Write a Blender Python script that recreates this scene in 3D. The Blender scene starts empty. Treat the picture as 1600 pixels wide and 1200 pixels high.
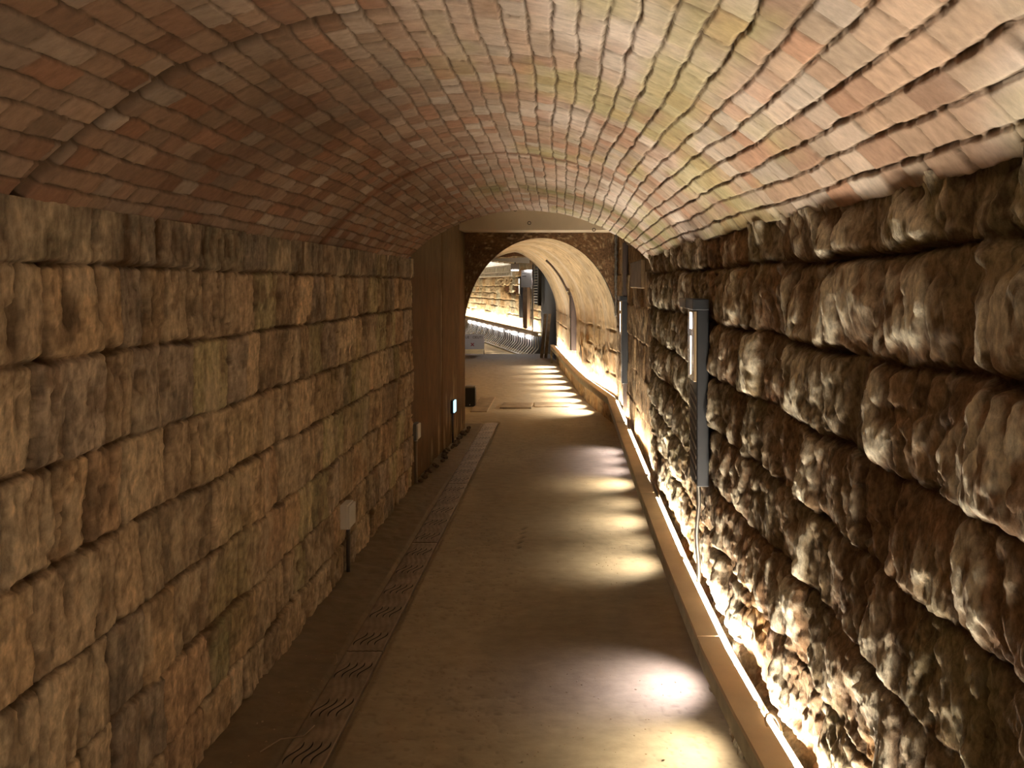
import bpy, bmesh, math, random
import numpy as np
from mathutils import Vector, Matrix

random.seed(7)
C = bpy.context.scene.collection
SC = bpy.context.scene

# ------------------------------------------------------------------ camera, world, exposure
FPX = 1200.0
VPX, VPY, EYE = 889.0, 443.0, 1.75
cam = bpy.data.cameras.new('camera')
cam.sensor_width = 36.0
cam.lens = 36.0 * FPX / 1600.0
cam.shift_x = -(VPX - 800.0) / 1600.0
cam.shift_y = -(600.0 - VPY) / 1600.0
cam.clip_start = 0.02
cam_o = bpy.data.objects.new('camera', cam)
cam_o.location = (0, 0, EYE)
cam_o.rotation_euler = (math.pi / 2, 0, 0)
C.objects.link(cam_o)
SC.camera = cam_o

world = bpy.data.worlds.new('world')
SC.world = world
world.use_nodes = True
world.node_tree.nodes['Background'].inputs[0].default_value = (1.0, 0.72, 0.45, 1)
world.node_tree.nodes['Background'].inputs[1].default_value = 0.05

SC.view_settings.view_transform = 'Standard'
SC.view_settings.look = 'None'
SC.view_settings.exposure = 0.3
SC.view_settings.gamma = 1.0
SC.view_settings.use_curve_mapping = False
SC.cycles.max_bounces = 8
SC.cycles.diffuse_bounces = 5
SC.cycles.caustics_reflective = False
SC.cycles.caustics_refractive = False
SC.cycles.sample_clamp_indirect = 6.0

WARM = (1.0, 0.86, 0.66)
COOL = (0.93, 0.84, 1.0)
TUBE_POWER = 250.0
FAR_TUBE_POWER = 420.0

# ------------------------------------------------------------------ materials
def new_mat(name):
    m = bpy.data.materials.new(name)
    m.use_nodes = True
    nt = m.node_tree
    return m, nt, nt.nodes['Principled BSDF']

def surf_mat(name, color, rough=0.8, metal=0.0, var=0.0, scale=20.0, bump=0.0, bscale=60.0):
    m, nt, b = new_mat(name)
    b.inputs['Roughness'].default_value = rough
    b.inputs['Metallic'].default_value = metal
    b.inputs['Base Color'].default_value = (*color, 1)
    tc = nt.nodes.new('ShaderNodeTexCoord')
    if var > 0:
        n = nt.nodes.new('ShaderNodeTexNoise')
        n.inputs['Scale'].default_value = scale
        n.inputs['Detail'].default_value = 5
        nt.links.new(tc.outputs['Object'], n.inputs['Vector'])
        r = nt.nodes.new('ShaderNodeValToRGB')
        r.color_ramp.elements[0].position = 0.3
        r.color_ramp.elements[1].position = 0.7
        r.color_ramp.elements[0].color = tuple(c * (1 - var) for c in color) + (1,)
        r.color_ramp.elements[1].color = tuple(min(1, c * (1 + var)) for c in color) + (1,)
        nt.links.new(n.outputs['Fac'], r.inputs['Fac'])
        nt.links.new(r.outputs['Color'], b.inputs['Base Color'])
    if bump > 0:
        n2 = nt.nodes.new('ShaderNodeTexNoise')
        n2.inputs['Scale'].default_value = bscale
        n2.inputs['Detail'].default_value = 6
        nt.links.new(tc.outputs['Object'], n2.inputs['Vector'])
        bp = nt.nodes.new('ShaderNodeBump')
        bp.inputs['Strength'].default_value = 1.0
        bp.inputs['Distance'].default_value = bump
        nt.links.new(n2.outputs['Fac'], bp.inputs['Height'])
        nt.links.new(bp.outputs['Normal'], b.inputs['Normal'])
    return m

def attr_mat(name, rough=0.9, mottle=0.35, mscale=(30, 30, 9), bump=0.003, bscale=(70, 70, 30), spec=0.25):
    """surface whose own colour per stone sits in the 'tint' attribute, mottled and roughened by noise"""
    m, nt, b = new_mat(name)
    b.inputs['Roughness'].default_value = rough
    b.inputs['Specular IOR Level'].default_value = spec
    at = nt.nodes.new('ShaderNodeAttribute')
    at.attribute_name = 'tint'
    tc = nt.nodes.new('ShaderNodeTexCoord')
    def noise(sc, det, rg):
        mp = nt.nodes.new('ShaderNodeMapping')
        mp.inputs['Scale'].default_value = sc
        nt.links.new(tc.outputs['Object'], mp.inputs['Vector'])
        n = nt.nodes.new('ShaderNodeTexNoise')
        n.inputs['Scale'].default_value = 1.0
        n.inputs['Detail'].default_value = det
        n.inputs['Roughness'].default_value = rg
        nt.links.new(mp.outputs['Vector'], n.inputs['Vector'])
        return n
    n = noise(mscale, 7, 0.65)
    mr = nt.nodes.new('ShaderNodeMapRange')
    mr.inputs['From Min'].default_value = 0.3
    mr.inputs['From Max'].default_value = 0.7
    mr.inputs['To Min'].default_value = 1 - mottle
    mr.inputs['To Max'].default_value = 1 + mottle
    nt.links.new(n.outputs['Fac'], mr.inputs['Value'])
    mx = nt.nodes.new('ShaderNodeVectorMath')
    mx.operation = 'SCALE'
    nt.links.new(at.outputs['Color'], mx.inputs[0])
    nt.links.new(mr.outputs['Result'], mx.inputs['Scale'])
    nt.links.new(mx.outputs['Vector'], b.inputs['Base Color'])
    n2 = noise(bscale, 6, 0.7)
    bp = nt.nodes.new('ShaderNodeBump')
    bp.inputs['Strength'].default_value = 1.0
    bp.inputs['Distance'].default_value = bump
    nt.links.new(n2.outputs['Fac'], bp.inputs['Height'])
    nt.links.new(bp.outputs['Normal'], b.inputs['Normal'])
    return m

def glow_mat(name, color, strength):
    m = bpy.data.materials.new(name)
    m.use_nodes = True
    nt = m.node_tree
    nt.nodes.remove(nt.nodes['Principled BSDF'])
    e = nt.nodes.new('ShaderNodeEmission')
    e.inputs['Color'].default_value = (*color, 1)
    e.inputs['Strength'].default_value = strength
    nt.links.new(e.outputs[0], nt.nodes['Material Output'].inputs['Surface'])
    return m

M = dict(
    stone=attr_mat('rough stone', mottle=0.45, mscale=(45, 45, 20)),
    stone_right=attr_mat('rugged stone', mottle=0.5, mscale=(80, 80, 36), bump=0.005, bscale=(110, 110, 45)),
    brick=attr_mat('vault brick', mottle=0.22, mscale=(22, 40, 22), bump=0.0015, bscale=(120, 120, 120)),
    ground=attr_mat('packed earth floor', rough=0.75, mottle=0.16, mscale=(9, 16, 9), bump=0.0015, bscale=(70, 60, 60), spec=0.35),
    plaster=attr_mat('plastered arch', mottle=0.25, mscale=(14, 9, 5), bump=0.002, bscale=(60, 60, 40)),
    rubble=attr_mat('rubble infill', mottle=0.5, mscale=(30, 30, 40), bump=0.012, bscale=(50, 50, 60)),
    concrete=surf_mat('stained concrete', (0.20, 0.13, 0.07), 0.85, var=0.35, scale=3.5, bump=0.002, bscale=40),
    beam=surf_mat('cast concrete', (0.56, 0.46, 0.33), 0.8, var=0.12, scale=3.0, bump=0.001, bscale=60),
    board=surf_mat('ledge board', (0.50, 0.38, 0.25), 0.6, var=0.10, scale=8, bump=0.0006, bscale=90),
    rail=surf_mat('weathered timber rail', (0.36, 0.33, 0.24), 0.65, var=0.2, scale=14, bump=0.001, bscale=60),
    channel=surf_mat('tube channel', (0.35, 0.27, 0.18), 0.6),
    leg=surf_mat('bracket steel', (0.10, 0.08, 0.06), 0.6, 0.3),
    charcoal=surf_mat('charcoal metal', (0.028, 0.031, 0.038), 0.45, 0.4),
    black=surf_mat('black plastic', (0.008, 0.008, 0.009), 0.5),
    brown_metal=surf_mat('brown painted metal', (0.07, 0.05, 0.045), 0.5, 0.3),
    grey_bracket=surf_mat('grey bracket metal', (0.25, 0.22, 0.19), 0.5, 0.4),
    glass=surf_mat('lamp window', (0.34, 0.25, 0.15), 0.25),
    flex=surf_mat('flexible steel conduit', (0.30, 0.28, 0.26), 0.35, 0.8),
    white_plastic=surf_mat('white plastic', (0.84, 0.82, 0.78), 0.4),
    grey_plastic=surf_mat('grey plastic', (0.12, 0.12, 0.12), 0.5),
    pipe=surf_mat('pale conduit', (0.30, 0.23, 0.16), 0.6),
    dark_pipe=surf_mat('dark conduit', (0.06, 0.045, 0.035), 0.6),
    drain=surf_mat('cast drain cover', (0.27, 0.205, 0.145), 0.55, 0.2, var=0.35, scale=9, bump=0.001, bscale=70),
    slot=surf_mat('slot dark', (0.004, 0.003, 0.002), 0.9),
    sign=surf_mat('white sign board', (0.80, 0.80, 0.84), 0.5),
    ink=surf_mat('dark ink', (0.03, 0.03, 0.035), 0.6),
    red=surf_mat('red ink', (0.55, 0.03, 0.07), 0.6),
    white_paint=surf_mat('white painted steel', (0.80, 0.77, 0.70), 0.5),
    steel=surf_mat('brushed steel', (0.55, 0.54, 0.56), 0.3, 0.9),
    post=surf_mat('brown post timber', (0.16, 0.10, 0.06), 0.7, var=0.3, scale=9),
    plank=surf_mat('old plank', (0.20, 0.145, 0.095), 0.75, var=0.35, scale=12, bump=0.001),
    dark_wall=surf_mat('dark recess', (0.016, 0.011, 0.009), 0.8),
    slab=surf_mat('paving slab', (0.33, 0.25, 0.165), 0.8, var=0.25, scale=9, bump=0.002),
    chip=surf_mat('stone chip', (0.10, 0.07, 0.045), 0.9, var=0.4, scale=30),
    seam=surf_mat('grey mortar seam', (0.16, 0.145, 0.125), 0.9, var=0.4, scale=40, bump=0.004, bscale=60),
    stem=surf_mat('dry stem', (0.36, 0.27, 0.17), 0.8),
    cable=surf_mat('cream cable', (0.55, 0.42, 0.27), 0.5),
    tube=glow_mat('tube glow', WARM, TUBE_POWER),
    arch_tube=glow_mat('arch tube glow', WARM, TUBE_POWER * 1.5),
    far_tube=glow_mat('far tube glow', WARM, FAR_TUBE_POWER),
    pill=glow_mat('far lens glow', (1.0, 0.93, 0.95), 9.0),
    lens_warm=glow_mat('warm lens', WARM, 12.0),
    lens_cool=glow_mat('cool lens', COOL, 12.0),
    lamp_slit=glow_mat('lamp slit glow', (1.0, 0.88, 0.70), 7.0),
    flood=glow_mat('floodlight glow', (1.0, 0.93, 0.85), 30.0),
    blue=glow_mat('pale blue glow', (0.45, 0.80, 1.0), 1.6),
)

# ------------------------------------------------------------------ object helpers
def tag(o, label, cat, group=None):
    o['label'] = label
    o['category'] = cat
    if group:
        o['group'] = group
    return o

def thing(name, loc, label, cat, group=None):
    o = bpy.data.objects.new(name, None)
    o.empty_display_size = 0.05
    o.location = loc
    C.objects.link(o)
    return tag(o, label, cat, group)

def link_mesh(name, me, mats, parent=None, smooth=False):
    if not isinstance(mats, (list, tuple)):
        mats = [mats]
    for m in mats:
        me.materials.append(m)
    if smooth:
        me.polygons.foreach_set('use_smooth', [True] * len(me.polygons))
    o = bpy.data.objects.new(name, me)
    C.objects.link(o)
    if parent is not None:
        o.parent = parent
    return o

def make_translucent(m, color, k):
    nt = m.node_tree
    b = nt.nodes['Principled BSDF']
    tr = nt.nodes.new('ShaderNodeBsdfTranslucent')
    tr.inputs['Color'].default_value = (*color, 1)
    mx = nt.nodes.new('ShaderNodeMixShader')
    mx.inputs[0].default_value = k
    nt.links.new(b.outputs[0], mx.inputs[1])
    nt.links.new(tr.outputs[0], mx.inputs[2])
    nt.links.new(mx.outputs[0], nt.nodes['Material Output'].inputs['Surface'])
make_translucent(M['sign'], (0.85, 0.85, 0.9), 0.55)

def obj(name, bm, mats, parent=None, smooth=False):
    bmesh.ops.recalc_face_normals(bm, faces=bm.faces[:])
    me = bpy.data.meshes.new(name)
    bm.to_mesh(me)
    bm.free()
    return link_mesh(name, me, mats, parent, smooth)

def B():
    return bmesh.new()

def box(bm, x0, x1, y0, y1, z0, z1, bevel=0.0, mat=0, rot=None):
    r = bmesh.ops.create_cube(bm, size=1.0)
    vs = r['verts']
    for v in vs:
        v.co = Vector(((x0 + x1) / 2 + v.co.x * (x1 - x0), (y0 + y1) / 2 + v.co.y * (y1 - y0), (z0 + z1) / 2 + v.co.z * (z1 - z0)))
    fs = set(f for v in vs for f in v.link_faces)
    if bevel > 0:
        es = list(set(e for v in vs for e in v.link_edges))
        rr = bmesh.ops.bevel(bm, geom=es, offset=bevel, segments=2, affect='EDGES', profile=0.5)
        fs = set(rr['faces']) | set(f for f in fs if f.is_valid)
        vs = list(set(v for f in fs for v in f.verts))
    for f in fs:
        f.material_index = mat
    if rot is not None:
        for v in vs:
            v.co = rot @ v.co
    return vs

def tube(bm, pts, r, seg=8, cap=True, mat=0, radii=None):
    """round bar along a list of points"""
    pts = [Vector(p) for p in pts]
    rings = []
    up = Vector((0.13, 0.31, 0.94))
    for i, p in enumerate(pts):
        a = pts[max(0, i - 1)]
        b = pts[min(len(pts) - 1, i + 1)]
        d = (b - a).normalized()
        u = d.cross(up)
        if u.length < 1e-4:
            u = d.cross(Vector((1, 0, 0)))
        u.normalize()
        w = d.cross(u).normalized()
        rad = radii[i] if radii else r
        rings.append([bm.verts.new(p + (u * math.cos(t) + w * math.sin(t)) * rad) for t in [2 * math.pi * k / seg for k in range(seg)]])
    for i in range(len(rings) - 1):
        for k in range(seg):
            f = bm.faces.new((rings[i][k], rings[i][(k + 1) % seg], rings[i + 1][(k + 1) % seg], rings[i + 1][k]))
            f.material_index = mat
            f.smooth = True
    if cap:
        for rg in (rings[0], rings[-1]):
            f = bm.faces.new(rg)
            f.material_index = mat

def prism(bm, stations, mat=0):
    """stations: list of closed sections (lists of points) -> solid"""
    rings = [[bm.verts.new(p) for p in s] for s in stations]
    n = len(rings[0])
    for a, b in zip(rings[:-1], rings[1:]):
        for k in range(n):
            f = bm.faces.new((a[k], a[(k + 1) % n], b[(k + 1) % n], b[k]))
            f.material_index = mat
    bm.faces.new(rings[0]).material_index = mat
    bm.faces.new(rings[-1]).material_index = mat

def surface(name, P, col, mat, smooth=True, parent=None, flip=False):
    """grid of points nu x nv x 3 with a colour per point -> one mesh"""
    nu, nv = P.shape[:2]
    me = bpy.data.meshes.new(name)
    n = nu * nv
    me.vertices.add(n)
    me.vertices.foreach_set('co', P.reshape(-1).astype(np.float32))
    ii = np.arange(n).reshape(nu, nv)
    q = np.stack([ii[:-1, :-1], ii[1:, :-1], ii[1:, 1:], ii[:-1, 1:]], -1).reshape(-1, 4)
    if flip:
        q = q[:, ::-1]
    nf = len(q)
    me.loops.add(nf * 4)
    me.loops.foreach_set('vertex_index', q.reshape(-1).astype(np.int32))
    me.polygons.add(nf)
    me.polygons.foreach_set('loop_start', np.arange(0, nf * 4, 4, dtype=np.int32))
    me.polygons.foreach_set('loop_total', np.full(nf, 4, dtype=np.int32))
    me.update(calc_edges=True)
    a = me.color_attributes.new('tint', 'FLOAT_COLOR', 'POINT')
    c4 = np.ones((n, 4), np.float32)
    c4[:, :3] = np.clip(col.reshape(-1, 3), 0.002, 0.9)
    a.data.foreach_set('color', c4.reshape(-1))
    if smooth:
        me.polygons.foreach_set('use_smooth', np.ones(nf, dtype=bool))
    o = link_mesh(name, me, mat, parent)
    return o

def structure(o):
    o['kind'] = 'structure'
    return o

# ------------------------------------------------------------------ numpy noise
def _h(ix, iy, seed):
    h = (ix.astype(np.int64) * 374761393 + iy.astype(np.int64) * 668265263 + seed * 1442695041) & 0xFFFFFFFF
    h = ((h ^ (h >> 13)) * 1274126177) & 0xFFFFFFFF
    h = h ^ (h >> 16)
    return (h & 0xFFFFFF) / float(0xFFFFFF)

def vn(x, y, seed=0):
    x, y = np.broadcast_arrays(np.asarray(x, float), np.asarray(y, float))
    ix, iy = np.floor(x), np.floor(y)
    fx, fy = x - ix, y - iy
    fx = fx * fx * fx * (fx * (fx * 6 - 15) + 10)
    fy = fy * fy * fy * (fy * (fy * 6 - 15) + 10)
    a, b = _h(ix, iy, seed), _h(ix + 1, iy, seed)
    c, d = _h(ix, iy + 1, seed), _h(ix + 1, iy + 1, seed)
    return (a + (b - a) * fx) * (1 - fy) + (c + (d - c) * fx) * fy

def fbm(x, y, seed=0, octv=4, gain=0.5):
    s, amp, tot = 0.0, 1.0, 0.0
    for o in range(octv):
        s = s + amp * (vn(x * 2 ** o + 17.3 * o, y * 2 ** o + 5.1 * o, seed + o) - 0.5)
        tot += amp
        amp *= gain
    return s / tot * 2.0          # about -1 .. 1

def sstep(a, b, x):
    t = np.clip((x - a) / (b - a), 0, 1)
    return t * t * (3 - 2 * t)

def stones(s, z, rows, wmin, wmax, seed, wob=0.012):
    """courses of upright stones: index, distances to the bed joints and to the head joints, place inside the stone"""
    rng = np.random.RandomState(seed)
    zz = z + wob * fbm(s * 2.3, z * 0.7, seed + 50, 3)
    r = np.clip(np.searchsorted(rows, zz.ravel()).reshape(zz.shape) - 1, 0, len(rows) - 2)
    rows = np.asarray(rows)
    zb, zt = rows[r], rows[r + 1]
    db = np.minimum(zz - zb, zt - zz)
    v = (zz - zb) / (zt - zb)
    sid = np.zeros(s.shape, int)
    dv = np.zeros(s.shape)
    u = np.zeros(s.shape)
    smin, smax = s.min() - 1, s.max() + 1
    base = 0
    for k in range(len(rows) - 1):
        js = [smin + rng.rand() * 0.2]
        while js[-1] < smax:
            js.append(js[-1] + wmin + (wmax - wmin) * rng.rand() ** 1.4)
        js = np.array(js)
        m = r == k
        ss = s[m] + 0.012 * fbm(s[m] * 3, z[m] * 9, seed + 80 + k, 3)
        j = np.clip(np.searchsorted(js, ss) - 1, 0, len(js) - 2)
        dv[m] = np.minimum(ss - js[j], js[j + 1] - ss)
        u[m] = (ss - js[j]) / (js[j + 1] - js[j])
        sid[m] = base + j
        base += len(js)
    return sid, base, r, db, dv, u, v

def spaced(z0, z1, near_k, lo, hi):
    out = [z0]
    while out[-1] < z1:
        out.append(out[-1] + min(hi, max(lo, near_k * abs(out[-1]))))
    out[-1] = z1
    return np.array(out)

def mixc(a, b, t):
    return a * (1 - t[..., None]) + b * t[..., None]

# ------------------------------------------------------------------ plan of the tunnel (x across, y along, z up)
RW_Y = [-1.6, 1.2, 2.2, 2.6, 3.1, 3.84, 5.8]
RW_X = [0.70, 0.685, 0.67, 0.645, 0.622, 0.606, 0.60]
def x_right(y):
    return np.interp(y, RW_Y, RW_X)
XL = -1.346
SPR = EYE + 0.192            # springing height
BACK = -1.6
LEFT_END, RIGHT_END = 6.63, 5.80
LG_Y = [-1.6, 1.2, 2.16, 2.43, 2.84, 3.84, 5.0, 9.15, 11.1, 12.2, 14.3, 16.95]
LG_X = [0.60, 0.575, 0.548, 0.524, 0.497, 0.475, 0.468, 0.460, 0.157, 0.035, -0.167, -0.41]
def x_ledge(y):
    return float(np.interp(y, LG_Y, LG_X))
LEDGE_TOP = 0.40
A2_Y = [9.3, 10.0, 11.1, 12.2, 14.3, 17.2]
A2_X = [0.585, 0.475, 0.285, 0.165, -0.04, -0.285]
def x_arch(y):
    return np.interp(y, A2_Y, A2_X)

# ------------------------------------------------------------------ left wall: courses of dressed stone
def build_left_wall():
    ys = np.concatenate([np.linspace(BACK, 1.4, 90, endpoint=False), spaced(1.4, LEFT_END, 0.0045, 0.006, 0.02)])
    zs = np.linspace(-0.02, SPR + 0.02, 300)
    Y, Z = np.meshgrid(ys, zs, indexing='ij')
    rows = [-0.1, 0.2, 0.451, 0.728, 1.004, 1.266, 1.542, 1.80, 2.1]
    sid, n, r, db, dv, u, v = stones(Y, Z, rows, 0.13, 0.34, 11, wob=0.016)
    rng = np.random.RandomState(3)
    top = (r == 7)
    off = rng.uniform(-0.010, 0.008, n)[sid]
    tilt = rng.uniform(-0.016, 0.016, n)[sid] * (u - 0.5) + rng.uniform(-0.012, 0.012, n)[sid] * (v - 0.5)
    headdepth = (rng.rand(n) ** 1.0)[sid]
    rag = 0.007 * fbm(Y * 40, Z * 40, 5, 3) + 0.008 * fbm(Y * 11, Z * 11, 6, 3)
    bed = 1 - sstep(-0.003, 0.014, db + rag)
    head = (1 - sstep(0.0, 0.012, dv + rag * 0.5 - 0.005 * headdepth)) * (0.5 + 0.5 * headdepth)
    d = off + tilt - 0.022 * bed - 0.024 * head * np.where(top, 0.4, 1.0)
    d += 0.010 * fbm(Y * 5, Z * 3, 21, 4) + 0.007 * fbm(Y * 26, Z * 9, 31, 4)
    d += 0.004 * fbm(Y * 60, Z * 50, 41, 3)
    pit = sstep(0.72, 0.84, vn(Y * 34, Z * 9, 61)) * sstep(0.35, 0.6, vn(Y * 3, Z * 3, 63))
    d -= 0.014 * pit
    d = np.where(top, d * 0.6 + 0.01, d)
    pal = np.array([[.51, .375, .235], [.44, .315, .19], [.54, .42, .28], [.37, .28, .185], [.47, .355, .23], [.42, .36, .21], [.50, .345, .215], [.39, .31, .23]])
    col = pal[rng.randint(0, len(pal), n)][sid] * rng.uniform(0.65, 1.35, n)[sid][..., None]
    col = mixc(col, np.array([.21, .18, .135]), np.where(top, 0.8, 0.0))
    green = sstep(0.1, 0.6, fbm(Y * 1.6, Z * 1.8, 71, 3)) * 0.45
    col = mixc(col, np.array([.22, .20, .07]), green)
    streak = sstep(-0.05, 0.5, fbm(Y * 15, Z * 6.0, 77, 5, 0.6))
    col = mixc(col, col * 0.45, streak * 0.8)
    grain = fbm(Y * 60, Z * 34, 79, 4, 0.75)
    col = col * (1 + 0.55 * grain)[..., None]
    crack = (1 - sstep(0.0, 0.05, np.abs(fbm(Y * 9 + 0.4 * fbm(Y * 8, Z * 8, 83, 2), Z * 1.8, 81, 3)))) * sstep(0.0, 0.35, fbm(Y * 4, Z * 5, 82, 3))
    d -= 0.008 * crack
    col = mixc(col, np.array([.09, .05, .025]), crack * 0.75)
    blot = sstep(0.15, 0.45, fbm(Y * 12, Z * 7, 84, 5, 0.65))
    col = mixc(col, np.array([.17, .11, .065]), blot * 0.6)
    pale = sstep(0.1, 0.5, fbm(Y * 9, Z * 4.5, 78, 5, 0.6))
    col = mixc(col, np.array([.64, .52, .36]), pale * 0.55)
    dirt = np.clip(bed * 0.95 + head * 0.8 + pit * 0.6, 0, 1)
    col = mixc(col, np.array([.075, .042, .02]), dirt)
    P = np.stack([XL + d, Y, Z], -1)
    # returns behind the wall so that its end has thickness
    P2 = np.concatenate([P, P[-1:] + np.array([-0.25, 0.01, 0])], 0)
    col2 = np.concatenate([col, col[-1:]], 0)
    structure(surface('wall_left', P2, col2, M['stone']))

# ------------------------------------------------------------------ right wall: rock-faced stone, strongly rugged
def build_right_wall():
    ys = np.concatenate([np.linspace(BACK, 0.95, 90, endpoint=False), spaced(0.95, RIGHT_END, 0.0032, 0.0038, 0.013)])
    zs = np.linspace(-0.02, SPR + 0.02, 420)
    Y, Z = np.meshgrid(ys, zs, indexing='ij')
    rows = [-0.1, 0.13, 0.38, 0.625, 0.872, 1.112, 1.342, 1.582, 1.82, 2.1]
    sid, n, r, db, dv, u, v = stones(Y, Z, rows, 0.14, 0.42, 23, wob=0.016)
    rng = np.random.RandomState(9)
    top = (r == 8)
    off = rng.uniform(-0.010, 0.009, n)[sid]
    tilt = rng.uniform(-0.03, 0.03, n)[sid] * (u - 0.5) - rng.uniform(-0.012, 0.03, n)[sid] * (v - 0.5)
    rag = 0.012 * fbm(Y * 26, Z * 26, 5, 3)
    bed = 1 - sstep(-0.004, 0.018, db + rag)
    head = (1 - sstep(0.0, 0.012, dv + rag * 0.6)) * (0.2 + 0.8 * (rng.rand(n) ** 1.3)[sid])
    pillow = sstep(0.0, 0.075, db) * sstep(0.0, 0.06, dv)
    d = off + tilt + 0.010 * pillow + 0.004 * (1 - ((v - 0.38) / 0.62) ** 2) - (0.010 + 0.016 * sstep(-0.2, 0.4, fbm(Y * 5, Z * 5, 88, 3))) * bed - 0.018 * head
    rid = 1 - np.abs(fbm(Y * 7 + 0.6 * fbm(Y * 3, Z * 3, 2, 2), Z * 3.2, 91, 4)) * 2
    d += 0.010 * rid + 0.017 * fbm(Y * 5.5, Z * 4.0, 95, 4)
    d += 0.020 * sstep(0.52, 0.80, vn(Y * 6.5, Z * 3.4, 84)) * sstep(0.0, 0.03, db)
    chip = np.abs(fbm(Y * 13 + 0.5 * fbm(Y * 9, Z * 9, 87, 2), Z * 6.5, 93, 3))
    d += 0.016 * sstep(0.0, 0.35, chip) - 0.010
    low = 1 - sstep(1.0, 1.7, Z)
    d += (0.010 + 0.005 * low) * fbm(Y * 36, Z * 11, 97, 4, 0.7)
    d += (0.003 + 0.003 * low) * fbm(Y * 110, Z * 32, 99, 3, 0.7)
    d -= 0.034
    pal = np.array([[.25, .155, .09], [.215, .13, .073], [.25, .168, .105], [.19, .12, .07], [.275, .185, .11], [.22, .165, .10]])
    col = pal[rng.randint(0, len(pal), n)][sid] * rng.uniform(0.8, 1.15, n)[sid][..., None]
    green = sstep(0.0, 0.6, fbm(Y * 2.1, Z * 2.1, 171, 4)) * 0.55
    col = mixc(col, np.array([.27, .26, .14]), green)
    orange = sstep(0.15, 0.6, fbm(Y * 5, Z * 1.5, 175, 4)) * (1 - sstep(0.45, 0.9, Z))
    col = mixc(col, np.array([.50, .26, .06]), orange * 0.8)
    pale = sstep(0.1, 0.5, fbm(Y * 16, Z * 8, 178, 4))
    col = mixc(col, np.array([.55, .50, .40]), pale * 0.45)
    dark = sstep(0.0, 0.4, fbm(Y * 34, Z * 15, 181, 4, 0.7))
    col = mixc(col, np.array([.10, .065, .04]), dark * (0.75 - 0.3 * low))  # dark mottling thinned low down, where tube light is painted in
    lit_worn = sstep(-0.012 * low, 0.022, d + 0.014 + 0.006 * fbm(Y * 40, Z * 18, 183, 3)) * sstep(-0.4, 0.1, fbm(Y * 34, Z * 15, 185, 3))
    col = mixc(col, np.array([.74, .69, .56]), lit_worn * 0.85)  # raised faces painted paler: tube light put into colour, over worn lichened stone
    dirt = np.clip(bed * 0.9 + head * 0.8, 0, 1)
    col = mixc(col, np.array([.08, .05, .028]), dirt)
    P = np.stack([x_right(Y) - d, Y, Z], -1)
    P2 = np.concatenate([P, P[-1:] + np.array([0.25, 0.01, 0])], 0)
    col2 = np.concatenate([col, col[-1:]], 0)
    structure(surface('wall_right', P2, col2, M['stone_right'], flip=True))

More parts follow.
